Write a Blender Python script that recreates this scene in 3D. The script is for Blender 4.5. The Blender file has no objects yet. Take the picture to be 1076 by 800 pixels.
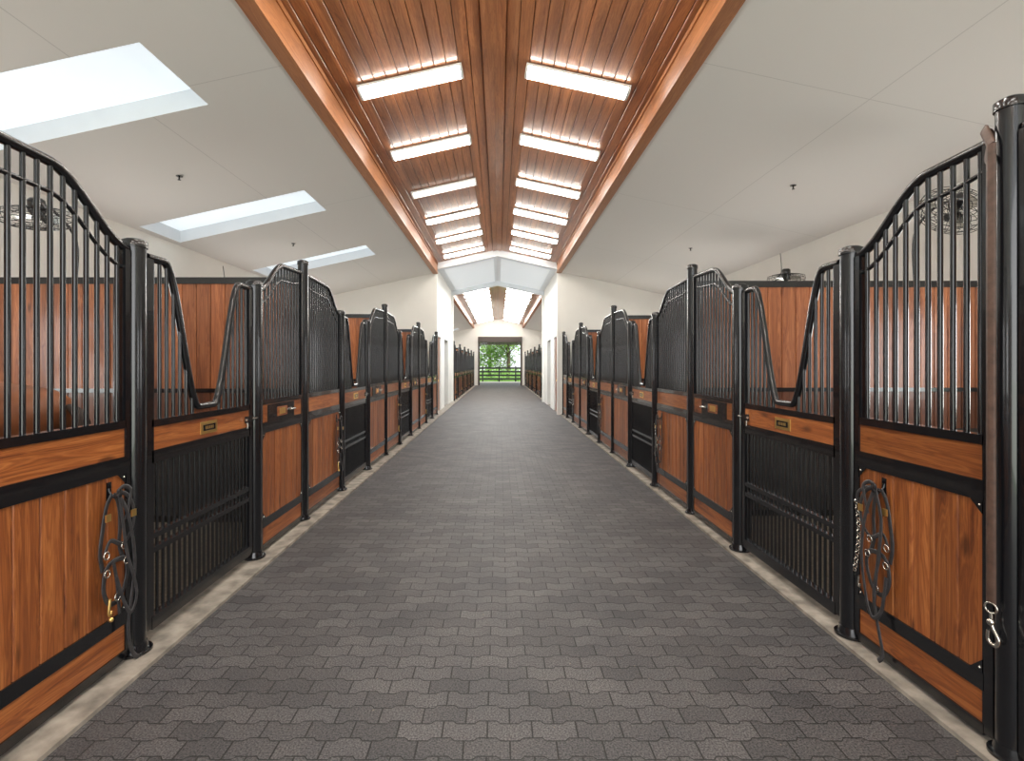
import bpy, math, random
from mathutils import Vector, Matrix
random.seed(7)
S=bpy.context.scene
S.view_settings.view_transform='Standard'
S.view_settings.look='None'
EXPO=0.5
S.view_settings.exposure=EXPO

# ---------------------------------------------------------------- materials
def newmat(n):
    m=bpy.data.materials.new(n); m.use_nodes=True
    nt=m.node_tree; b=nt.nodes['Principled BSDF']
    return m,nt,b
def N(nt,t,**k):
    n=nt.nodes.new(t)
    for a,v in k.items(): setattr(n,a,v)
    return n
def math_(nt,op,a,b=None,c=None):
    n=nt.nodes.new('ShaderNodeMath'); n.operation=op
    for i,v in enumerate((a,b,c)):
        if v is None: continue
        if isinstance(v,(int,float)): n.inputs[i].default_value=v
        else: nt.links.new(v,n.inputs[i])
    return n.outputs[0]
def simple(n,col,rough=.5,metal=0,coat=0,noise=0,nscale=20,bump=0):
    m,nt,b=newmat(n)
    b.inputs['Base Color'].default_value=(*col,1)
    b.inputs['Roughness'].default_value=rough
    b.inputs['Metallic'].default_value=metal
    b.inputs['Coat Weight'].default_value=coat
    if noise or bump:
        tc=N(nt,'ShaderNodeTexCoord'); ns=N(nt,'ShaderNodeTexNoise')
        ns.inputs['Scale'].default_value=nscale; ns.inputs['Detail'].default_value=5
        nt.links.new(tc.outputs['Object'],ns.inputs['Vector'])
        if noise:
            r=N(nt,'ShaderNodeValToRGB')
            r.color_ramp.elements[0].position=.3; r.color_ramp.elements[1].position=.7
            r.color_ramp.elements[0].color=(*[c*(1-noise) for c in col],1)
            r.color_ramp.elements[1].color=(*[min(1,c*(1+noise)) for c in col],1)
            nt.links.new(ns.outputs['Fac'],r.inputs[0]); nt.links.new(r.outputs[0],b.inputs['Base Color'])
        if bump:
            bp=N(nt,'ShaderNodeBump'); bp.inputs['Strength'].default_value=bump; bp.inputs['Distance'].default_value=.01
            nt.links.new(ns.outputs['Fac'],bp.inputs['Height']); nt.links.new(bp.outputs[0],b.inputs['Normal'])
    return m
def wood(n,dark,mid,light,grain,baxis,bw,rough=.38,coat=.15,knots=True):
    m,nt,b=newmat(n)
    tc=N(nt,'ShaderNodeTexCoord'); oi=N(nt,'ShaderNodeObjectInfo')
    sx=N(nt,'ShaderNodeSeparateXYZ'); nt.links.new(tc.outputs['Object'],sx.inputs[0])
    bi=math_(nt,'FLOOR',math_(nt,'DIVIDE',sx.outputs[baxis],bw))
    wn=N(nt,'ShaderNodeTexWhiteNoise',noise_dimensions='1D')
    nt.links.new(math_(nt,'ADD',math_(nt,'MULTIPLY',bi,1.37),math_(nt,'MULTIPLY',oi.outputs['Random'],31.)),wn.inputs['W'])
    off=math_(nt,'MULTIPLY',wn.outputs['Value'],23.)
    cv=N(nt,'ShaderNodeCombineXYZ')
    for i in range(3): nt.links.new(math_(nt,'ADD',sx.outputs[i],off),cv.inputs[i])
    mp=N(nt,'ShaderNodeMapping'); sc=[16,16,16]; sc[grain]=1.1
    mp.inputs['Scale'].default_value=sc
    nt.links.new(cv.outputs[0],mp.inputs['Vector'])
    ns=N(nt,'ShaderNodeTexNoise'); ns.inputs['Scale'].default_value=1; ns.inputs['Detail'].default_value=6
    ns.inputs['Distortion'].default_value=1.2
    nt.links.new(mp.outputs[0],ns.inputs['Vector'])
    mpf=N(nt,'ShaderNodeMapping'); sf=[110,110,110]; sf[grain]=2.5
    mpf.inputs['Scale'].default_value=sf; nt.links.new(cv.outputs[0],mpf.inputs['Vector'])
    nf=N(nt,'ShaderNodeTexNoise'); nf.inputs['Scale'].default_value=1; nf.inputs['Detail'].default_value=3
    nt.links.new(mpf.outputs[0],nf.inputs['Vector'])
    ring=math_(nt,'PINGPONG',math_(nt,'MULTIPLY',ns.outputs['Fac'],9.),.5)
    g=math_(nt,'ADD',math_(nt,'MULTIPLY',ns.outputs['Fac'],.62),math_(nt,'ADD',math_(nt,'MULTIPLY',nf.outputs['Fac'],.22),math_(nt,'MULTIPLY',ring,.34)))
    r=N(nt,'ShaderNodeValToRGB'); e=r.color_ramp.elements
    e[0].position=.3; e[0].color=(*dark,1); e[1].position=.7; e[1].color=(*light,1)
    k=e.new(.5); k.color=(*mid,1)
    nt.links.new(g,r.inputs[0])
    hs=N(nt,'ShaderNodeHueSaturation')
    nt.links.new(r.outputs[0],hs.inputs['Color'])
    nt.links.new(math_(nt,'ADD',math_(nt,'MULTIPLY',wn.outputs['Value'],.45),.78),hs.inputs['Value'])
    col=hs.outputs[0]
    if knots:
        mp2=N(nt,'ShaderNodeMapping'); s2=[9,9,9]; s2[grain]=3.5
        mp2.inputs['Scale'].default_value=s2; nt.links.new(cv.outputs[0],mp2.inputs['Vector'])
        vo=N(nt,'ShaderNodeTexVoronoi'); vo.inputs['Scale'].default_value=.55
        nt.links.new(mp2.outputs[0],vo.inputs['Vector'])
        rr=N(nt,'ShaderNodeValToRGB'); rr.color_ramp.elements[0].position=.05; rr.color_ramp.elements[0].color=(.25,.22,.2,1)
        rr.color_ramp.elements[1].position=.13; rr.color_ramp.elements[1].color=(1,1,1,1)
        nt.links.new(vo.outputs['Distance'],rr.inputs[0])
        mx=N(nt,'ShaderNodeMixRGB',blend_type='MULTIPLY'); mx.inputs[0].default_value=.8
        nt.links.new(col,mx.inputs[1]); nt.links.new(rr.outputs[0],mx.inputs[2]); col=mx.outputs[0]
    nt.links.new(col,b.inputs['Base Color'])
    b.inputs['Roughness'].default_value=rough; b.inputs['Coat Weight'].default_value=coat
    bp=N(nt,'ShaderNodeBump'); bp.inputs['Strength'].default_value=.12; bp.inputs['Distance'].default_value=.004
    nt.links.new(ns.outputs['Fac'],bp.inputs['Height']); nt.links.new(bp.outputs[0],b.inputs['Normal'])
    return m
def emis(n,col,st):
    m,nt,b=newmat(n)
    b.inputs['Base Color'].default_value=(.8,.8,.8,1)
    b.inputs['Emission Color'].default_value=(*col,1); b.inputs['Emission Strength'].default_value=st
    return m

D,M_,L_=(.12,.030,.009),(.28,.082,.020),(.45,.162,.045)
W_PV=wood('stained_pine_vertical',D,M_,L_,2,1,.118)
W_PH=wood('stained_pine_horizontal',D,M_,L_,1,2,.5)
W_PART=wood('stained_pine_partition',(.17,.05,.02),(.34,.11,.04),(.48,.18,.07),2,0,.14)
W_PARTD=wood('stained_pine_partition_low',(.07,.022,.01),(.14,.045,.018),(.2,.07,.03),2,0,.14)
W_CEIL=wood('ceiling_cedar',(.22,.074,.028),(.37,.135,.050),(.49,.205,.08),1,0,.135,rough=.3,coat=.3,knots=False)
W_BEAM=wood('beam_cedar',(.28,.095,.03),(.40,.15,.05),(.5,.21,.075),1,2,.9,rough=.45,coat=.05,knots=False)
BLACK=simple('black_powdercoat_steel',(.006,.0065,.008),.24,0,.4)
BLACKM=simple('black_painted_rail',(.012,.012,.012),.8,0,0,.2,8)
BRASS=simple('aged_brass',(.85,.58,.2),.38,1)
STEEL=simple('nickel',(.6,.58,.52),.25,1)
LEATH=simple('grey_leather',(.036,.034,.036),.5,0,0,.35,30,.2)
BROWNL=simple('brown_leather',(.085,.048,.034),.5,0,0,.3,30,.2)
CONC=simple('curb_concrete',(.27,.24,.20),.85,0,0,.45,9,.3)
WALL=simple('white_plaster',(.80,.78,.73),.8,0,0,.02,2,.05)
TRIMW=simple('white_trim',(.80,.83,.86),.5,0,0,.02,4)
FIXW=simple('fixture_enamel',(.8,.8,.78),.35,0,0,.02,4)
BED=simple('stall_bedding',(.11,.09,.065),.95,0,0,.5,30,.6)
PARTLOW=simple('dark_lower_partition',(.03,.027,.025),.7,0,0,.3,12,.2)  # keeps the lower partition dark behind the door bars
DARKB=simple('dark_backing',(.05,.02,.01),.8,0,0,.1,5)
LENS=emis('fluorescent_lens',(1,.97,.9),22)
LENSOFF=emis('fluorescent_lens_dim',(1,.95,.85),1.0)
SKYL=emis('skylight_diffuser',(.80,.93,1.0),.47)
PGLOW=emis('passage_ceiling_glow',(.72,.82,.9),.22)  # passage ceiling made to glow so it reads pale blue-grey
# painted ceiling with board joints
def ceil_mat():
    m,nt,b=newmat('painted_ceiling_board')
    tc=N(nt,'ShaderNodeTexCoord'); sx=N(nt,'ShaderNodeSeparateXYZ'); nt.links.new(tc.outputs['Object'],sx.inputs[0])
    ay=math_(nt,'ABSOLUTE',math_(nt,'SUBTRACT',math_(nt,'WRAP',sx.outputs[1],3.66,0.),1.2))
    ax=math_(nt,'ABSOLUTE',math_(nt,'SUBTRACT',math_(nt,'ABSOLUTE',sx.outputs[0]),3.55))
    mn=math_(nt,'MINIMUM',ay,ax)
    g=math_(nt,'LESS_THAN',mn,.005)
    mx=N(nt,'ShaderNodeMixRGB'); nt.links.new(math_(nt,'MULTIPLY',g,.35),mx.inputs[0])
    mx.inputs[1].default_value=(.74,.71,.665,1); mx.inputs[2].default_value=(.35,.33,.3,1)
    nt.links.new(mx.outputs[0],b.inputs['Base Color']); b.inputs['Roughness'].default_value=.75
    return m
CEIL=ceil_mat()
def paver_mat():
    m,nt,b=newmat('rubber_interlocking_pavers')
    tc=N(nt,'ShaderNodeTexCoord'); sx=N(nt,'ShaderNodeSeparateXYZ'); nt.links.new(tc.outputs['Object'],sx.inputs[0])
    def trap(v,per,amp):
        t=math_(nt,'PINGPONG',v,per)
        t=math_(nt,'SUBTRACT',math_(nt,'DIVIDE',t,per),.5)
        t=math_(nt,'MULTIPLY',t,6.0)
        t=math_(nt,'MAXIMUM',math_(nt,'MINIMUM',t,.5),-.5)
        return math_(nt,'MULTIPLY',t,amp)
    X=math_(nt,'ADD',sx.outputs[0],20.); Y=math_(nt,'ADD',sx.outputs[1],20.)
    yy=math_(nt,'ADD',Y,trap(X,.095,.017))
    cv=N(nt,'ShaderNodeCombineXYZ'); nt.links.new(X,cv.inputs[0]); nt.links.new(yy,cv.inputs[1])
    br=N(nt,'ShaderNodeTexBrick'); br.offset=.5; br.inputs['Scale'].default_value=1
    br.inputs['Brick Width'].default_value=.19; br.inputs['Row Height'].default_value=.1
    br.inputs['Mortar Size'].default_value=.004; br.inputs['Mortar Smooth'].default_value=.4; br.inputs['Bias'].default_value=0
    br.inputs['Color1'].default_value=(.054,.053,.057,1); br.inputs['Color2'].default_value=(.088,.086,.091,1)
    br.inputs['Mortar'].default_value=(.014,.0135,.014,1)
    nt.links.new(cv.outputs[0],br.inputs['Vector'])
    ns=N(nt,'ShaderNodeTexNoise'); ns.inputs['Scale'].default_value=130; ns.inputs['Detail'].default_value=4
    nt.links.new(tc.outputs['Object'],ns.inputs['Vector'])
    r=N(nt,'ShaderNodeValToRGB'); r.color_ramp.elements[0].position=.36; r.color_ramp.elements[0].color=(.4,.4,.4,1)
    r.color_ramp.elements[1].position=.66; r.color_ramp.elements[1].color=(1.8,1.76,1.7,1)
    nt.links.new(ns.outputs['Fac'],r.inputs[0])
    mx=N(nt,'ShaderNodeMixRGB',blend_type='MULTIPLY'); mx.inputs[0].default_value=1
    nt.links.new(br.outputs['Color'],mx.inputs[1]); nt.links.new(r.outputs[0],mx.inputs[2])
    n2=N(nt,'ShaderNodeTexNoise'); n2.inputs['Scale'].default_value=2.3; n2.inputs['Detail'].default_value=7
    nt.links.new(tc.outputs['Object'],n2.inputs['Vector'])
    r2=N(nt,'ShaderNodeValToRGB'); r2.color_ramp.elements[0].position=.3; r2.color_ramp.elements[0].color=(.76,.76,.77,1)
    r2.color_ramp.elements[1].position=.7; r2.color_ramp.elements[1].color=(1.2,1.17,1.12,1)
    nt.links.new(n2.outputs['Fac'],r2.inputs[0])
    m3=N(nt,'ShaderNodeMixRGB',blend_type='MULTIPLY'); m3.inputs[0].default_value=1
    nt.links.new(mx.outputs[0],m3.inputs[1]); nt.links.new(r2.outputs[0],m3.inputs[2])
    vo=N(nt,'ShaderNodeTexVoronoi'); vo.inputs['Scale'].default_value=9
    nt.links.new(tc.outputs['Object'],vo.inputs['Vector'])
    sp=math_(nt,'LESS_THAN',vo.outputs['Distance'],.035)
    m4=N(nt,'ShaderNodeMixRGB'); nt.links.new(math_(nt,'MULTIPLY',sp,.7),m4.inputs[0])
    nt.links.new(m3.outputs[0],m4.inputs[1]); m4.inputs[2].default_value=(.25,.2,.14,1)
    nt.links.new(m4.outputs[0],b.inputs['Base Color'])
    b.inputs['Roughness'].default_value=.62
    hm=math_(nt,'SUBTRACT',math_(nt,'MULTIPLY',ns.outputs['Fac'],.35),br.outputs['Fac'])
    bp=N(nt,'ShaderNodeBump'); bp.inputs['Strength'].default_value=.7; bp.inputs['Distance'].default_value=.006
    nt.links.new(hm,bp.inputs['Height']); nt.links.new(bp.outputs[0],b.inputs['Normal'])
    return m
PAVE=paver_mat()

# ---------------------------------------------------------------- mesh builder
class MB:
    def __init__(s): s.v=[];s.f=[];s.m=[];s.sm=[];s.mats=[]
    def mi(s,m):
        if m not in s.mats: s.mats.append(m)
        return s.mats.index(m)
    def add(s,vs,fs,m,smooth=False):
        o=len(s.v); s.v+= [tuple(v) for v in vs]; i=s.mi(m)
        for f in fs: s.f.append(tuple(o+k for k in f)); s.m.append(i); s.sm.append(smooth)
    def box(s,x0,x1,y0,y1,z0,z1,m):
        if x0>x1:x0,x1=x1,x0
        if y0>y1:y0,y1=y1,y0
        if z0>z1:z0,z1=z1,z0
        s.add([(x0,y0,z0),(x1,y0,z0),(x1,y1,z0),(x0,y1,z0),(x0,y0,z1),(x1,y0,z1),(x1,y1,z1),(x0,y1,z1)],
          [(0,3,2,1),(4,5,6,7),(0,1,5,4),(1,2,6,5),(2,3,7,6),(3,0,4,7)],m)
    def tube(s,path,r,m,n=8,closed=False,caps=True,flat=None,nrm=None):
        P=[Vector(p) for p in path]; k=len(P); vs=[];fs=[]
        R=r if isinstance(r,(list,tuple)) else [r]*k
        up=None
        for i,p in enumerate(P):
            if closed: t=P[(i+1)%k]-P[i-1]
            else: t=P[min(i+1,k-1)]-P[max(i-1,0)]
            if t.length<1e-9: t=Vector((0,0,1))
            t.normalize()
            if nrm is not None:
                a=Vector(nrm); a=(a-t*a.dot(t))
                if a.length<1e-4: a=t.orthogonal()
                a.normalize()
            else:
                if up is None: up=t.orthogonal().normalized()
                a=(up-t*up.dot(t)); 
                if a.length<1e-4: a=t.orthogonal()
                a.normalize(); up=a
            b=t.cross(a)
            for j in range(n):
                th=2*math.pi*(j+.5)/n
                ra,rb=(R[i],R[i]) if flat is None else (flat,R[i])
                vs.append(p+a*math.cos(th)*ra+b*math.sin(th)*rb)
        for i in range(k if closed else k-1):
            i2=(i+1)%k
            for j in range(n):
                j2=(j+1)%n
                fs.append((i*n+j,i*n+j2,i2*n+j2,i2*n+j))
        s.add(vs,fs,m,True)
        if caps and not closed:
            s.add(vs[:n],[tuple(range(n-1,-1,-1))],m); s.add(vs[-n:],[tuple(range(n))],m)
    def rod(s,a,b,r,m,n=8): s.tube([a,b],r,m,n)
    def ribbon(s,path,w,t,nrm,m,closed=False): s.tube(path,w/2,m,6,closed,True,t/2,nrm)
    def ring(s,c,R,r,ax,m,n=20):
        c=Vector(c); ax=Vector(ax).normalized(); a=ax.orthogonal().normalized(); b=ax.cross(a)
        s.tube([c+a*R*math.cos(2*math.pi*i/n)+b*R*math.sin(2*math.pi*i/n) for i in range(n)],r,m,6,True)
    def ball(s,c,r,m,sc=(1,1,1),n=12):
        vs=[];fs=[];h=n//2
        for i in range(h+1):
            ph=math.pi*i/h
            for j in range(n):
                th=2*math.pi*j/n
                vs.append((c[0]+r*sc[0]*math.sin(ph)*math.cos(th),c[1]+r*sc[1]*math.sin(ph)*math.sin(th),c[2]+r*sc[2]*math.cos(ph)))
        for i in range(h):
            for j in range(n):
                fs.append((i*n+j,(i+1)*n+j,(i+1)*n+(j+1)%n,i*n+(j+1)%n))
        s.add(vs,fs,m,True)
    def mesh(s,name):
        me=bpy.data.meshes.new(name); me.from_pydata(s.v,[],s.f)
        for m in s.mats: me.materials.append(m)
        me.polygons.foreach_set('material_index',s.m); me.polygons.foreach_set('use_smooth',s.sm)
        me.update(); return me
    def obj(s,name,loc=(0,0,0),parent=None):
        return place(name,s.mesh(name),loc,parent=parent)
def place(name,me,loc=(0,0,0),rot=(0,0,0),parent=None):
    o=bpy.data.objects.new(name,me); o.location=loc; o.rotation_euler=rot
    S.collection.objects.link(o)
    if parent: o.parent=parent
    return o
def sm(a,b,x):
    t=max(0,min(1,(x-a)/(b-a))); return t*t*(3-2*t)
def spl(pts,n=6):
    P=[Vector(p) for p in pts]; out=[]
    for i in range(len(P)-1):
        p0=P[max(i-1,0)];p1=P[i];p2=P[i+1];p3=P[min(i+2,len(P)-1)]
        for k in range(n):
            t=k/n
            out.append(.5*((2*p1)+(-p0+p2)*t+(2*p0-5*p1+4*p2-p3)*t*t+(-p0+3*p1-3*p2+p3)*t**3))
    out.append(P[-1]); return out

# ---------------------------------------------------------------- dimensions
XL,XR=-1.95,2.0
WLX,WRX=-5.6,5.4
CX=-.06
RID=5.15; SL=.22
def zw(x): return 4.88-SL*abs(x)
Y0,Y1,Y2,Y3=-3.6,15.8,21.6,39.2

# ---------------------------------------------------------------- stall fronts
cache={}
def panel_mesh(L,low0,s,plate=False):
    key=('p',round(L,2),low0,s)
    if key in cache: return cache[key]
    b=MB()
    def H(y):
        d=y if low0 else L-y
        return 2.14+.26*sm(.06,.52,d)+.04*min(1,d/L)
    e=.06
    b.box(-.024,.024,e-.01,e+.035,.03,H(e)-.01,BLACK); b.box(-.024,.024,L-e-.035,L-e+.01,.03,H(L-e)-.01,BLACK)
    ys=[e+(L-2*e)*i/28 for i in range(29)]
    b.tube([(0,y,H(y)) for y in ys],.023,BLACK,10)
    b.tube([(0,y,H(y)-.10-.03*sm(0,.3,min(y,L-y))) for y in ys],.011,BLACK,6)
    n=max(4,round((L-2*e)/.064))
    for i in range(1,n):
        y=e+(L-2*e)*i/n
        b.rod((0,y,1.22),(0,y,H(y)-.005),.0112,BLACK,10)
    y0,y1=e+.03,L-e-.03
    b.box(-.024,.024,y0,y1,1.205,1.245,BLACK)
    b.box(-.017,.017,y0,y1,1.05,1.207,W_PH)
    b.box(-.026,.026,y0,y1,.975,1.06,BLACK)
    nb=max(3,round((y1-y0)/.118)); w=(y1-y0)/nb
    for i in range(nb):
        a=y0+i*w+.0015; c=y0+(i+1)*w-.0015
        t=.018;ch=.005
        prof=[(-t,a+ch),(-t,c-ch),(-t+ch,c),(t-ch,c),(t,c-ch),(t,a+ch),(t-ch,a),(-t+ch,a)]
        vs=[(x,y,.26) for x,y in prof]+[(x,y,.985) for x,y in prof]
        b.add(vs,[(k,(k+1)%8,8+(k+1)%8,8+k) for k in range(8)],W_PV)
    b.box(-.008,.008,y0,y1,.26,.985,DARKB)
    b.box(-.026,.026,y0,y1,.20,.27,BLACK)
    b.box(-.017,.017,y0,y1,.06,.205,W_PH)
    b.box(-.026,.026,y0,y1,.02,.065,BLACK)
    for (yy,sg) in ((y0,1),(y1,-1)):
        for zz,sz in ((.975,-1),(.27,1)):
            for xs in (-.024,.024):
                b.add([(xs,yy,zz),(xs,yy+sg*.06,zz),(xs,yy,zz+sz*.06)],[(0,1,2)],BLACK)
                b.ball((xs,yy+sg*.016,zz+sz*.018),.006,STEEL,n=8)
    if low0:
        c=L*.45
        b.box(s*.017,s*.03,c-.26,c+.26,1.06,1.2,BLACK)
        b.box(s*.03,s*.034,c-.1,c+.1,1.09,1.17,W_PH)
        b.box(s*.034,s*.036,c-.06,c+.06,1.105,1.155,BRASS)
        b.rod((s*.045,c+.14,1.13),(s*.045,c+.24,1.13),.009,STEEL)
    cache[key]=b.mesh('stall_front_panel'); return cache[key]
def door_mesh(L,side):
    key=('d',round(L,2),side)
    if key in cache: return cache[key]
    b=MB(); e=.078
    c=L/2
    def H(y): return 1.265+.865*sm(.15,.72,abs(y-c)/(L/2-e))
    for yy in (e-.01,L-e-.045): b.box(-.022,.022,yy,yy+.055,.07,2.12,BLACK)
    ys=[e+.015+(L-2*e-.03)*i/56 for i in range(57)]
    b.tube([(0,y,H(y)) for y in ys],.023,BLACK,10)
    n=round((L-2*e)/.062)
    for i in range(1,n):
        y=e+(L-2*e)*i/n
        if H(y)>1.33: b.rod((0,y,1.2),(0,y,H(y)-.005),.0108,BLACK,8)
    n=round((L-2*e)/.05)
    for i in range(1,n):
        y=e+(L-2*e)*i/n
        b.rod((0,y,.1),(0,y,1.0),.0092,BLACK,6)
    y0,y1=e+.03,L-e-.03
    b.box(-.022,.022,y0,y1,1.185,1.225,BLACK)
    b.box(-.017,.017,y0,y1,1.05,1.19,W_PH)
    b.box(-.022,.022,y0,y1,.985,1.055,BLACK)
    b.box(-.02,.02,y0,y1,.56,.59,BLACK)
    b.box(-.02,.02,y0,y1,.48,.51,BLACK)
    b.box(-.024,.024,y0,y1,.06,.13,BLACK)
    s=side
    b.box(s*.017,s*.022,c-.095,c+.095,1.08,1.16,BRASS)
    b.box(s*.022,s*.024,c-.07,c+.07,1.1,1.14,BLACK)
    for k in range(5): b.box(s*.024,s*.0245,c-.045+k*.02,c-.033+k*.02,1.11,1.13,BRASS)
    b.rod((s*.035,L-e-.12,1.115),(s*.035,L-.03,1.115),.009,STEEL)
    b.box(s*.018,s*.045,L-e-.11,L-e-.04,1.09,1.14,BLACK)
    b.rod((s*.035,L-e-.1,1.115),(s*.035,L-e-.1,1.05),.006,STEEL)
    for z in (.3,1.0,1.9):
        b.rod((0,.055,z-.04),(0,.055,z+.04),.014,BLACK,10); b.box(-.008,.008,.03,e+.01,z-.03,z+.03,BLACK)
    cache[key]=b.mesh('stall_door'); return cache[key]
def post_mesh(h,r):
    key=('post',h,r)
    if key in cache: return cache[key]
    b=MB()
    b.rod((0,0,.0),(0,0,h-.02),r,BLACK,24)
    b.tube([(0,0,h-.045),(0,0,h-.012),(0,0,h)],[r*1.12,r*1.12,r*.7],BLACK,24)
    b.tube([(0,0,.0),(0,0,.012)],r*1.5,BLACK,24)
    b.tube([(0,0,.012),(0,0,.05)],[r*1.2,r*1.05],BLACK,24)
    cache[key]=b.mesh('stall_post'); return cache[key]

def halter_mesh(side,var):
    key=('h',side,var)
    if key in cache: return cache[key]
    b=MB(); s=side; n=(1,0,0)
    def P(pts,off=.0): return spl([(s*(.035+off+(p[2] if len(p)>2 else 0)),p[0],p[1]) for p in pts],5)
    b.tube(spl([(s*.018,0,.03),(s*.03,0,.0),(s*.075,0,-.01),(s*.08,0,.03)],5),.005,BLACK,8)
    b.box(s*.012,s*.02,-.015,.015,-.03,.06,BLACK)
    # crown piece with two hanging cheeks
    b.ribbon(P([(.0,-.0),(-.035,-.05),(-.06,-.16),(-.075,-.27),(-.06,-.36)]),.026,.005,n,LEATH)
    b.ribbon(P([(.0,-.0),(.03,-.04),(.045,-.14),(.04,-.26),(.065,-.34)],.006),.026,.005,n,LEATH)
    # nose band loop, hanging open
    b.ribbon(P([(-.06,-.36),(-.02,-.33),(.065,-.34),(.085,-.42),(.04,-.52),(-.03,-.53),(-.07,-.45),(-.06,-.36)],.012),.026,.005,n,LEATH)
    # throat latch
    b.ribbon(P([(.01,.01),(.08,-.02),(.125,-.10),(.115,-.2),(.05,-.26),(-.03,-.22),(-.065,-.27)],.016),.022,.005,n,LEATH)
    # chin strap and loose billet
    b.ribbon(P([(-.02,-.33),(.0,-.42),(.01,-.5),(.02,-.6)],.022),.022,.005,n,LEATH)
    b.ribbon(P([(.005,.015),(.05,.03),(.095,.0),(.085,-.06),(.06,-.14)],.024),.022,.004,n,LEATH)
    for (y,z) in ((-.065,-.28),(.05,-.27),(-.06,-.37),(.065,-.35),(.005,-.51)):
        b.ring((s*.058,y,z),.017,.0035,(1,0,.1),STEEL,14)
    b.box(s*.05,s*.058,-.065,-.035,-.12,-.085,BRASS)
    b.box(s*.055,s*.063,.1,.13,-.14,-.105,BRASS)
    if var==0:
        # lead looped over hook, ends hanging to the floor
        b.ribbon(P([(.0,.0),(.06,-.1),(.10,-.25),(.115,-.40),(.09,-.55),(.07,-.68),(.085,-.80),(.13,-.875),(.2,-.888)],.03),.024,.005,n,LEATH)
        b.ribbon(P([(.0,.0),(.02,-.12),(.05,-.3),(.10,-.45),(.12,-.55),(.08,-.62),(.03,-.54),(-.02,-.4)],.036),.022,.005,n,LEATH)
        b.tube(P([(-.04,-.50,.02),(-.048,-.56,.02),(-.04,-.58,.02),(-.03,-.56,.02)]),.007,BRASS,8)
        b.ball((s*.06,-.04,-.60),.012,BRASS,n=10)
    else:
        b.ribbon(P([(.0,.0),(-.04,-.15),(-.02,-.35),(.01,-.55),(-.02,-.7),(-.05,-.82),(-.02,-.87)],.03),.024,.005,n,LEATH)
        b.ribbon(P([(.0,.0),(.06,-.14),(.09,-.34),(.07,-.52),(.02,-.66),(-.05,-.6),(-.08,-.42)],.036),.022,.005,n,LEATH)
        for i in range(20):
            z=-.10-i*.02; y=.16-.02*math.sin(i*.2)
            b.ring((s*.05,y,z),.010,.0024,(1,0,0) if i%2 else (0,1,0),STEEL,10)
        b.ribbon(P([(.02,.01),(.09,-.01),(.15,-.05),(.16,-.1)],.012),.02,.004,n,LEATH)
        b.tube(P([(.14,-.50,.012),(.147,-.54,.012),(.14,-.56,.012),(.13,-.54,.012)]),.006,STEEL,8)
    cache[key]=b.mesh('leather_halter'); return cache[key]

def build_row(X,side,Ys):
    for i,y in enumerate(Ys):
        isD=(i%3==0)
        place('stall_post',post_mesh(2.57 if isD else 2.2,.048 if isD else .056),(X,y,.023))
    for i in range(len(Ys)-1):
        a,c=Ys[i],Ys[i+1]; L=round(c-a,2)
        k=i%3
        if k==0:
            place('stall_front_panel',panel_mesh(L,False,side),(X,a,.02))
            if a>0:
                off=.2 if side>0 else .27
                place('leather_halter',halter_mesh(side,0 if side>0 else 1),(X,c-off,.91))
        elif k==1: place('stall_door',door_mesh(L,side),(X,a,.02))
        else: place('stall_front_panel',panel_mesh(L,True,side),(X,a,.02))
LY=[-2.16,-1.0,.25,1.44,2.71,4.04,5.04,6.22,7.46,8.64,9.82,11.06,12.24,13.4,14.6,15.7]
RY=[-1.62,-.45,.8,1.98,2.88,4.21,5.25,6.45,7.67,8.85,10.03,11.25,12.4,13.55,14.7,15.7]
build_row(XL,1,LY); build_row(XR,-1,RY)
h2=[]
for k in range(5):
    h2+= [21.75+3.42*k, 21.75+3.42*k+1.12, 21.75+3.42*k+2.3]
h2.append(21.75+3.42*5)
build_row(XL,1,h2); build_row(XR,-1,h2)

def partition_mesh(side):
    key=('part',side)
    if key in cache: return cache[key]
    W=(abs(WLX-XL) if side<0 else WRX-XR)-.12
    b=MB(); n=round(W/.14); w=W/n
    for i in range(n):
        a=i*w+.002; c=(i+1)*w-.002; t=.02; ch=.005
        prof=[(a+ch,-t),(c-ch,-t),(c,-t+ch),(c,t-ch),(c-ch,t),(a+ch,t),(a,t-ch),(a,-t+ch)]
        if side<0: prof=[(-x,y) for x,y in prof]
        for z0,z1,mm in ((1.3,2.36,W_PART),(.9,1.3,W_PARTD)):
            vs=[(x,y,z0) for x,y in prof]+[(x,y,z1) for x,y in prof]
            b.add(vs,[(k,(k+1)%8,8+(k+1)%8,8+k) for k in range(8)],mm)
    s=side
    b.box(0,s*W,-.008,.008,.9,2.36,DARKB)
    b.box(0,s*W,-.022,.022,.04,.9,PARTLOW)
    b.box(0,s*W,-.032,.032,2.355,2.42,BLACK); b.box(0,s*W,-.03,.03,1.28,1.32,BLACK); b.box(0,s*W,-.032,.032,.0,.06,BLACK)
    for x in (0,W/2,W-.04): b.box(s*x,s*(x+.04),-.03,.03,.02,2.4,BLACK)
    cache[key]=b.mesh('stall_partition'); return cache[key]
for i in range(0,len(LY)-1,3): place('stall_partition',partition_mesh(-1),(XL-.06,LY[i],.0))
for i in range(0,len(RY)-1,3): place('stall_partition',partition_mesh(1),(XR+.06,RY[i],.0))
for i in range(0,len(h2)-1,3):
    if i: place('stall_partition',partition_mesh(-1),(XL-.06,h2[i],.0)); place('stall_partition',partition_mesh(1),(XR+.06,h2[i],.0))

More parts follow.
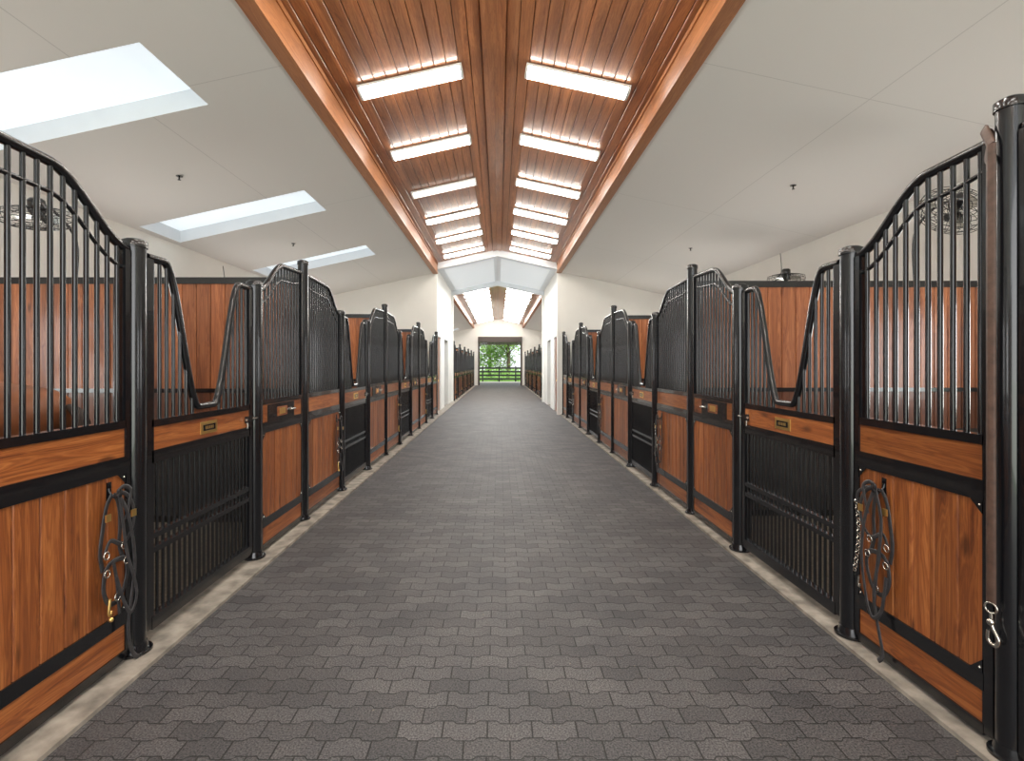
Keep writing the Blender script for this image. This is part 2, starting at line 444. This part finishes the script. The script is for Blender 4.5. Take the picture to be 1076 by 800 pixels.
# ---------------------------------------------------------------- floor
b=MB(); b.box(-1.79,1.90,Y0,46,-.1,0,PAVE); b.obj('floor')
b=MB()
for a,c in ((-2.06,-1.79),(1.90,2.13)):
    b.box(a,c,Y0,Y3,-.1,.02,CONC)
b.obj('trim_curb')
b=MB()
b.box(WLX,-2.06,Y0,Y1,-.1,0,BED); b.box(2.13,WRX,Y0,Y1,-.1,0,BED)
b.box(WLX,-2.06,Y2,Y3,-.1,0,BED); b.box(2.13,WRX,Y2,Y3,-.1,0,BED)
b.box(WLX,-2.06,Y1,Y2,-.1,.0,CONC); b.box(2.13,WRX,Y1,Y2,-.1,.0,CONC)
b.obj('floor_stalls')

# ---------------------------------------------------------------- side walls with stall windows added to let light in
def side_wall(X,s,name,Ys,ya,yb):
    b=MB(); t=.18; top=zw(X)+.05
    xo=X+s*t
    cents=[(Ys[i]+Ys[i+3])/2 for i in range(0,len(Ys)-3,3)]
    edges=[ya]
    for c in cents: edges+=[c-.7,c+.7]
    edges.append(yb)
    for i in range(0,len(edges),2): b.box(X,xo,edges[i],edges[i+1],-.1,top,WALL)
    for c in cents:
        b.box(X,xo,c-.7,c+.7,-.1,1.1,WALL); b.box(X,xo,c-.7,c+.7,2.2,top,WALL)
        for k in range(9): b.rod((X+s*.09,c-.64+k*.16,1.1),(X+s*.09,c-.64+k*.16,2.2),.01,BLACK,6)
    b.obj(name); return cents
cL=side_wall(WLX,-1,'wall_left',LY,Y0,Y1); cR=side_wall(WRX,1,'wall_right',RY,Y0,Y1)
cL2=side_wall(WLX,-1,'wall_left_far',h2,Y1,Y3+.2); cR2=side_wall(WRX,1,'wall_right_far',h2,Y1,Y3+.2)

def gable(y,t,hw):
    b=MB()
    for s,X in ((-1,WLX),(1,WRX)):
        xa=CX+s*hw
        zb=zw(X)+.05
        vs=[(xa,y,0),(X,y,0),(X,y,zb),(xa,y,zw(xa)+.06),(xa,y+t,0),(X,y+t,0),(X,y+t,zb),(xa,y+t,zw(xa)+.06)]
        b.add(vs,[(0,1,2,3),(7,6,5,4),(0,3,7,4),(1,5,6,2),(3,2,6,7)],WALL)
    return b
def opening_trim(b,y,t,hw,zs,zr,w,m):
    pts=[(CX-hw,zs),(CX,zr),(CX+hw,zs)]
    top=[(CX-hw,zs+w),(CX,zr+w),(CX+hw,zs+w)]
    for i in range(2):
        a,c=pts[i],pts[i+1]; A,C=top[i],top[i+1]
        vs=[(a[0],y,a[1]),(c[0],y,c[1]),(C[0],y,C[1]),(A[0],y,A[1])]
        vs+= [(v[0],y+t,v[2]) for v in vs]
        b.add(vs,[(0,1,2,3),(7,6,5,4),(0,4,5,1),(3,2,6,7)],m)
b=gable(Y1,.25,1.88); opening_trim(b,Y1-.02,.3,1.95,4.52,4.96,.35,TRIMW); b.obj('wall_back')
b=gable(Y2-.25,.25,1.88); opening_trim(b,Y2-.27,.3,1.95,4.50,4.93,.4,TRIMW); b.obj('wall_back_far')
b=MB()
for s in (-1,1):
    x0=CX+s*1.95; x1=x0+s*.15
    ya,yb=Y1+.25,Y2-.25
    segs=[(ya,ya+.35),(ya+1.45,ya+2.6),(ya+3.9,yb)]
    for a,c in segs: b.box(x0,x1,a,c,0,2.5,WALL)
    b.box(x0,x1,ya,yb,2.5,4.78,WALL)
b.obj('wall_passage')
b=MB()
for s in (-1,1):
    x0=CX+s*1.99; x1=x0+s*.05
    b.box(x0,x1,Y1+.6,Y1+1.7,0,2.49,W_PV)
    b.box(x0-s*.012,x1,Y1+.61,Y1+.66,0,2.49,TRIMW); b.box(x0-s*.012,x1,Y1+1.64,Y1+1.69,0,2.49,TRIMW)
    b.ball((x0-s*.05,Y1+.75,1.05),.03,BRASS)
b.obj('door_1')

# far end wall with roll-up door opening
b=MB(); hw=1.62; dt=3.45
dx=.07
b.box(WLX,dx-hw,Y3,Y3+.25,0,5.3,WALL); b.box(dx+hw,WRX,Y3,Y3+.25,0,5.3,WALL); b.box(dx-hw,dx+hw,Y3,Y3+.25,dt,5.3,WALL)
b.obj('wall_front')
b=MB()
DKB=simple('bronze_door_frame',(.06,.045,.038),.5,0,0,.1,5)
b.box(dx-hw-.08,dx-hw+.05,Y3-.06,Y3,0,dt,DKB); b.box(dx+hw-.05,dx+hw+.08,Y3-.06,Y3,0,dt,DKB); b.box(dx-hw-.08,dx+hw+.08,Y3-.2,Y3,dt-.12,dt+.3,DKB)
for k in range(5): b.box(dx-hw,dx+hw,Y3+.05,Y3+.08,dt-.32+k*.06,dt-.27+k*.06,DKB)
b.obj('door_2')

# ---------------------------------------------------------------- ceilings
sky=[(4.2,5.2),(7.75,8.75),(11.3,12.25)]
XS0,XS1=-2.98,-5.5
def slope(b,xa,xb,ya,yb,m,dz=0): b.add([(xa,ya,zw(xa)+dz),(xb,ya,zw(xb)+dz),(xb,yb,zw(xb)+dz),(xa,yb,zw(xa)+dz)],[(0,1,2,3)],m)
def main_ceiling(ya,yb,name,skys):
    b=MB()
    slope(b,CX+1.95,WRX,ya,yb,CEIL)
    slope(b,CX-1.95,XS0,ya,yb,CEIL); slope(b,XS1,WLX,ya,yb,CEIL)
    cur=ya
    for a,c in skys:
        slope(b,XS0,XS1,cur,a,CEIL); cur=c
    slope(b,XS0,XS1,cur,yb,CEIL)
    b.obj(name)
    for a,c in skys:
        b=MB(); d=.2
        za,zb=zw(XS0),zw(XS1)
        for y in (a,c): b.add([(XS0,y,za),(XS1,y,zb),(XS1,y,zb+d),(XS0,y,za+d)],[(0,1,2,3)],TRIMW)
        b.add([(XS0,a,za),(XS0,c,za),(XS0,c,za+d),(XS0,a,za+d)],[(0,1,2,3)],TRIMW)
        b.add([(XS1,a,zb),(XS1,c,zb),(XS1,c,zb+d),(XS1,a,zb+d)],[(0,1,2,3)],TRIMW)
        b.add([(XS0,a,za+d),(XS1,a,zb+d),(XS1,c,zb+d),(XS0,c,za+d)],[(0,1,2,3)],SKYL)
        b.obj('skylight')
main_ceiling(Y0,Y1,'ceiling',sorted([(-3.0,-2.0),(.6,1.6)]+sky))
main_ceiling(Y2,Y3,'ceiling_far',[(22.2+3.6*k,23.2+3.6*k) for k in range(5)])
b=MB()
def rz(x): return RID-SL*abs(x-CX)
for s in (-1,1):
    for pa,pb,m in ((0,.12,TRIMW),(.12,1.75,PGLOW),(1.75,2.1,TRIMW)):
        xa,xb=CX+s*pa,CX+s*pb
        b.add([(xa,Y1,rz(xa)-.05),(xb,Y1,rz(xb)-.05),(xb,Y2,rz(xb)-.05),(xa,Y2,rz(xa)-.05)],[(0,1,2,3)],m)
for xa,xb in ((WLX,CX-1.95),(CX+1.95,WRX)): b.add([(xa,Y1,3.6),(xb,Y1,3.6),(xb,Y2,3.6),(xa,Y2,3.6)],[(0,1,2,3)],CEIL)
b.obj('ceiling_passage')
def wood_ceiling(ya,yb,name):
    b=MB()
    hw=1.93; nb=14; w=hw/nb
    for s in (-1,1):
        for i in range(nb):
            a=i*w+.002; c=(i+1)*w-.002; ch=.006
            pts=[(a,0.010),(a+ch,0),(c-ch,0),(c,0.010)]
            vs=[]
            for yy in (ya,yb):
                for p,dz in pts: vs.append((CX+s*p,yy,RID-SL*p+dz))
            b.add(vs,[(k,k+1,4+k+1,4+k) for k in range(3)],W_CEIL)
        b.add([(CX,ya,RID+.012),(CX+s*hw*1.02,ya,RID-SL*hw+.012),(CX+s*hw*1.02,yb,RID-SL*hw+.012),(CX,yb,RID+.012)],[(0,1,2,3)],DARKB)
        p=.13; t=.025
        vs=[]
        for yy in (ya,yb): vs+=[(CX,yy,RID-t),(CX+s*p,yy,RID-SL*p-t),(CX+s*p,yy,RID-SL*p+.005)]
        b.add(vs,[(0,1,4,3),(1,2,5,4)],W_CEIL)
    b.obj(name)
    for s in (-1,1):
        b=MB()
        x0=CX+s*1.86; x1=CX+s*2.0; zb=zw(x1)-.03
        b.box(x0,x1,ya,yb,zb,RID-SL*1.9,W_BEAM)
        b.box(x0-s*.015,x0,ya,yb,RID-SL*1.9-.05,RID-SL*1.9+.0,W_BEAM)
        b.box(x0-s*.012,x0,ya,yb,zb,zb+.05,W_BEAM)
        b.obj('ceiling_beam')
wood_ceiling(Y0,Y1,'ceiling_wood'); wood_ceiling(Y2,Y3,'ceiling_wood_far')

# ---------------------------------------------------------------- fluorescent fixtures
def fix_mesh(lens):
    b=MB(); L=.62; W=.115
    b.box(-L,L,-W,W,.0,.03,FIXW)
    n=12; vs=[]
    for x in (-L+.03,L-.03):
        for i in range(n+1):
            th=math.pi*i/n; vs.append((x,-(W-.006)*math.cos(th),-.06*math.sin(th)**.7 if 0<i<n else 0))
    b.add(vs,[(i,i+1,n+1+i+1,n+1+i) for i in range(n)],lens,True)
    for x0,x1 in ((-L,-L+.03),(L-.03,L)):
        vs=[]
        for x in (x0,x1):
            for i in range(n+1):
                th=math.pi*i/n; vs.append((x,-W*math.cos(th),-.066*math.sin(th)**.7 if 0<i<n else 0))
        b.add(vs,[(i,i+1,n+1+i+1,n+1+i) for i in range(n)]+[tuple(range(n+1)),tuple(range(2*n+1,n,-1))],FIXW)
    return b.mesh('fluorescent_light')
FM=fix_mesh(LENS); FMO=fix_mesh(LENSOFF)
ang=math.atan(SL)
fy=[5.98+1.8*k for k in range(-5,6)]
fy2=[22.4+1.3*k for k in range(13)]
for j,y in enumerate(fy+fy2):
    for s in (-1,1):
        x=CX+s*.98
        o=place('fluorescent_light',FMO if (s<0 and abs(y-9.58)<.1) else FM,(x,y,RID-SL*.98-.04),(0,s*ang,0))

# ---------------------------------------------------------------- fans
def fan_mesh():
    b=MB(); R=.28
    for rr,z in ((R,0),(R*.97,.045),(R*.97,-.045),(R*.8,.07),(R*.8,-.06),(R*.6,.085),(R*.6,-.07),(R*.4,.09),(R*.4,-.075),(R*.2,.095)):
        b.ring((0,0,z),rr,.0035,(0,0,1),BLACK,28)
    for i in range(20):
        a=2*math.pi*i/20; c,s=math.cos(a),math.sin(a)
        b.tube([(c*.04,s*.04,.095),(c*R*.6,s*R*.6,.085),(c*R*.97,s*R*.97,.045),(c*R,s*R,0),(c*R*.97,s*R*.97,-.045),(c*R*.6,s*R*.6,-.07),(c*.04,s*.04,-.08)],.0025,BLACK,4)
    for i in range(3):
        a=2*math.pi*i/3
        p=[]
        for r,w,tw in ((.05,.03,.02),(.13,.07,.03),(.22,.08,.02),(.24,.03,.01)):
            for sg in (-1,1):
                th=a+sg*w/r/1.2 if r>.06 else a+sg*.4
                p.append((r*math.cos(th),r*math.sin(th),sg*tw))
        b.add(p,[(0,1,3,2),(2,3,5,4),(4,5,7,6)],STEEL,True)
    b.tube([(0,0,-.17),(0,0,-.15),(0,0,-.06),(0,0,.02)],[.04,.065,.07,.03],BLACK,16)
    b.tube([(0,0,.09),(0,0,.1)],.045,BLACK,16)
    return b.mesh('stall_fan')
FAN=fan_mesh()
def fan(x,y,z,py,tilt,ct=None):
    o=place('stall_fan',FAN,(x,y,z),tilt)
    inv=o.matrix_basis.inverted()
    bb=MB(); pts=spl([(x,py,2.40),(x,py,z-.12),(x,(py+y)/2,z+.08),Vector((x,y,z))+ (o.matrix_basis.to_3x3()@Vector((0,0,-.15)))],5)
    bb.tube([inv@Vector(p) for p in pts],.013,BLACK,8)
    if ct: bb.tube([inv@Vector(p) for p in spl([(x,(py+y)/2,z+.08),(x+.12,py-.1,z+.2),(x+.1,py-.1,z+.5)],5)],.006,BLACK,6)
    bb.obj('bracket',parent=o)
fan(-4.2,4.62,2.9,5.04,(math.radians(200),math.radians(12),0))
fan(4.3,4.8,3.02,5.25,(math.radians(235),math.radians(-25),0))
fan(-4.75,8.25,2.72,8.64,(math.radians(185),math.radians(5),0),1)
fan(4.75,8.4,2.98,8.85,(math.radians(195),math.radians(-8),0),1)
def spr(x,y):
    b=MB(); z=zw(x)
    b.tube([(0,0,-.002),(0,0,-.008)],.04,BLACK,12); b.rod((0,0,-.005),(0,0,-.05),.01,BLACK); b.tube([(0,0,-.05),(0,0,-.055)],.02,BLACK,10)
    b.obj('fire_sprinkler',(x,y,z))
spr(-4.1,6.5); spr(4.0,6.9); spr(-4.1,10.1); spr(4.0,10.6)

# ---------------------------------------------------------------- long leather lead strap on right post
b=MB()
b.ribbon(spl([(1.93,1.99,2.42),(1.925,1.985,2.0),(1.93,1.99,1.5),(1.92,1.98,1.0),(1.925,1.985,.62)],6),.034,.006,(1,.3,0),BROWNL)
b.ribbon(spl([(1.93,1.99,2.42),(1.95,2.04,2.5),(1.99,2.05,2.47),(1.95,2.02,2.38),(1.93,1.99,2.35)],6),.034,.006,(1,.3,0),BROWNL)
b.ring((1.925,1.985,.6),.02,.004,(1,.3,0),STEEL)
b.tube(spl([(1.925,1.985,.58),(1.925,1.98,.53),(1.925,1.955,.49),(1.925,1.965,.46),(1.925,1.995,.47),(1.925,1.995,.51)],5),.007,STEEL,8)
b.ball((1.925,1.985,.545),.014,STEEL)
b.obj('lead_strap')

# ---------------------------------------------------------------- horse in first left stall
HORSE=simple('chestnut_coat',(.23,.08,.03),.5,0,0,.25,6,.05)
HAIR=simple('dark_mane_hair',(.03,.015,.01),.6,0,0,.3,40,.3)
HOOF=simple('hoof_horn',(.06,.05,.04),.5,0,0,.2,10)
def skin_obj(name,verts,edges,radii,mat,parent,root=0):
    me=bpy.data.meshes.new(name); me.from_pydata(verts,edges,[]); me.materials.append(mat)
    o=place(name,me,parent=parent)
    md=o.modifiers.new('skin','SKIN'); md.use_smooth_shade=True
    for i,r in enumerate(radii):
        sv=me.skin_vertices[0].data[i]; sv.radius=r if isinstance(r,tuple) else (r,r); sv.use_root=(i==root)
    ss=o.modifiers.new('sub','SUBSURF'); ss.levels=2; ss.render_levels=2
    return o
he=bpy.data.objects.new('horse',None); S.collection.objects.link(he); he.location=(-3.02,3.5,0)
V=[(-.38,0,1.22),(-.12,0,1.2),(.0,0,1.12),(-.72,0,1.19),(-1.02,0,1.13),(-1.3,0,1.17),(-1.5,0,1.16),(-1.72,.05,1.42),(-1.9,.16,1.68),(-2.0,.28,1.87),(-2.06,.42,1.76),(-2.12,.58,1.55),(-2.14,.66,1.44)]
Rr=[.30,.25,.15,.29,.31,.29,.24,(.13,.19),(.10,.14),(.09,.12),.11,.07,.06]
E=[(0,1),(1,2),(0,3),(3,4),(4,5),(5,6),(6,7),(7,8),(8,9),(9,10),(10,11),(11,12)]
for s in (-1,1):
    n=len(V)
    V+=[(-.3,s*.15,.98),(-.4,s*.17,.82),(-.12,s*.16,.52),(-.16,s*.16,.16),(-.21,s*.16,.06)]
    Rr+=[.19,.14,.062,.045,.055]; E+=[(0,n),(n,n+1),(n+1,n+2),(n+2,n+3),(n+3,n+4)]
    n=len(V)
    V+=[(-1.42,s*.14,.95),(-1.36,s*.15,.78),(-1.38,s*.15,.47),(-1.38,s*.15,.15),(-1.43,s*.15,.06)]
    Rr+=[.16,.1,.058,.043,.055]; E+=[(5,n),(n,n+1),(n+1,n+2),(n+2,n+3),(n+3,n+4)]
skin_obj('body',V,E,Rr,HORSE,he)
b=MB()
for s in (-1,1):
    for x in (-.23,-1.45):
        b.tube([(x,s*.155,.0),(x+.01,s*.155,.08)],[.072,.056],HOOF,14)
    b.tube([(-2.0+s*.06,.27+s*.02,1.95),(-2.0+s*.075,.28,2.03),(-2.0+s*.07,.3,2.1)],[.03,.03,.006],HORSE,8)
    b.ball((-2.05+s*.095,.41,1.8),.022,HAIR,n=10)
    b.ball((-2.13+s*.045,.70,1.45),.014,HAIR,n=8)
b.obj('hooves_and_features',parent=he)
b=MB()
for i in range(26):
    a=random.uniform(-.05,.05); c=random.uniform(-.05,.05)
    b.tube(spl([(.06,a*.4,1.27),(.15,a,1.15),(.15+c,a*1.4,.8),(.12+c,a*1.5,.45+random.uniform(-.05,.1))],4),[.02]*12+[.008],HAIR,6)
b.obj('tail',parent=he)
b=MB()
pts=[(-1.38,0,1.47),(-1.58,.03,1.6),(-1.74,.1,1.78),(-1.9,.2,1.95),(-2.0,.3,2.0)]
for i,p in enumerate(spl(pts,10)):
    b.tube(spl([p,p+Vector((.02,-.08,.0)),p+Vector((.03+random.uniform(-.03,.03),-.14,-.2))],3),.016,HAIR,5)
b.obj('mane',parent=he)

# ---------------------------------------------------------------- outside
GRASS=simple('lawn',(.12,.25,.04),.9,0,0,.4,3,.3)
PATH=simple('driveway_concrete',(.45,.43,.40),.9,0,0,.1,1)
b=MB(); b.box(-60,60,-60,120,-.16,-.11,GRASS); b.obj('ground_lawn')
b=MB(); b.box(-6,6,Y3+.3,Y3+9,-.11,-.02,PATH); b.obj('ground_path')
b=MB()
for x in range(-9,10): b.box(x*1.6-.06,x*1.6+.06,Y3+10-.06,Y3+10+.06,-.1,1.45,BLACKM)
for z in (.15,.5,.85,1.2): b.box(-14.5,14.5,Y3+9.9,Y3+9.94,z,z+.16,BLACKM)
b.obj('paddock_fence')
LEAF=simple('tree_leaves',(.22,.40,.08),.6,0,0,.6,2)
BARK=simple('tree_bark',(.14,.1,.07),.9,0,0,.3,8,.5)
def tree(x,y,h):
    b=MB(); R=random.Random(int(x*10+y))
    b.tube(spl([(0,0,-.1),(.1,0,h*.3),(0,.1,h*.6)],5),[.22]*5+[.16]*5+[.1],BARK,10)
    bl=[(R.uniform(-h*.35,h*.35),R.uniform(-1.5,1.5),R.uniform(h*.2,h*.95)) for _ in range(16)]
    for c in bl:
        b.rod((0,0,h*.35),c,.04,BARK,6)
        for _ in range(190):
            v=Vector((R.gauss(0,1),R.gauss(0,1),R.gauss(0,1))).normalized()*R.uniform(.5,1)*h*.2
            p=Vector(c)+v; a=Vector((R.uniform(-1,1),R.uniform(-1,1),R.uniform(-1,1))).normalized()
            q=a.orthogonal().normalized(); w=.16
            b.add([p-a*w,p+q*w*.5,p+a*w,p-q*w*.5],[(0,1,2,3)],LEAF)
    b.obj('leafy_tree',(x,y,0))
tree(-4.5,Y3+17,7); tree(1,Y3+19,8); tree(6,Y3+16,6.5); tree(-1.2,Y3+22,8); tree(11,Y3+21,8); tree(-10,Y3+20,8)
b=MB(); R=random.Random(5)
for i in range(3500):
    p=Vector((R.uniform(-12,12),Y3+11.5+R.uniform(0,1.5),R.uniform(0,1.3))); a=Vector((R.uniform(-1,1),R.uniform(-1,1),R.uniform(-1,1))).normalized(); q=a.orthogonal().normalized()
    b.add([p-a*.13,p+q*.07,p+a*.13,p-q*.07],[(0,1,2,3)],LEAF)
b.obj('hedge')

# ---------------------------------------------------------------- lights
w=bpy.data.worlds.new('world'); S.world=w; w.use_nodes=True
nt=w.node_tree; bg=nt.nodes['Background']
st=N(nt,'ShaderNodeTexSky'); st.sky_type='HOSEK_WILKIE'; st.turbidity=3; st.sun_direction=(.3,-.5,.8)
mx=N(nt,'ShaderNodeMixRGB'); mx.inputs[0].default_value=.55; nt.links.new(st.outputs[0],mx.inputs[1]); mx.inputs[2].default_value=(.95,.98,1,1)
nt.links.new(mx.outputs[0],bg.inputs['Color']); bg.inputs['Strength'].default_value=1.5
def area(n,loc,rot,sx,sy,p,col=(1,1,1)):
    l=bpy.data.lights.new(n,'AREA'); l.shape='RECTANGLE'; l.size=sx; l.size_y=sy; l.energy=p; l.color=col
    o=bpy.data.objects.new(n,l); o.location=loc; o.rotation_euler=rot; S.collection.objects.link(o); return o
sl=bpy.data.lights.new('sun','SUN'); sl.energy=3.5; sl.angle=.02; sl.color=(1,.96,.9)
so=bpy.data.objects.new('sun',sl); so.rotation_euler=(math.radians(28),math.radians(12),0); S.collection.objects.link(so)
area('open_end_fill',(0,Y0+.1,2.0),(math.radians(102),0,0),9,3.6,280,(1,.99,.975))  # added fill lamp behind the camera, tilted up towards the ceilings
for c in cL+cL2: area('stall_fill_left',(WLX+.05,c,1.65),(0,math.radians(-110),0),1.1,1.4,28)  # added fill lamps in the left stalls, tilted up to brighten the ceiling
for c in cR+cR2: area('stall_fill_right',(WRX-.05,c,1.65),(0,math.radians(110),0),1.1,1.4,28)  # same added fill on the right side
area('passage_fill',(0,18.7,4.4),(0,0,0),2.5,4,160,(.9,.96,1))  # added lamp under the passage ceiling to brighten the passage

# ---------------------------------------------------------------- camera
cd=bpy.data.cameras.new('camera'); cam=bpy.data.objects.new('camera',cd); S.collection.objects.link(cam)
cam.location=(0,0,1.55); cam.rotation_euler=(math.radians(90),0,0)
cd.sensor_width=36; cd.lens=533*36/1076
cd.shift_x=13.5/1076; cd.shift_y=-16/1076
cd.clip_start=.05; cd.clip_end=500
S.camera=cam
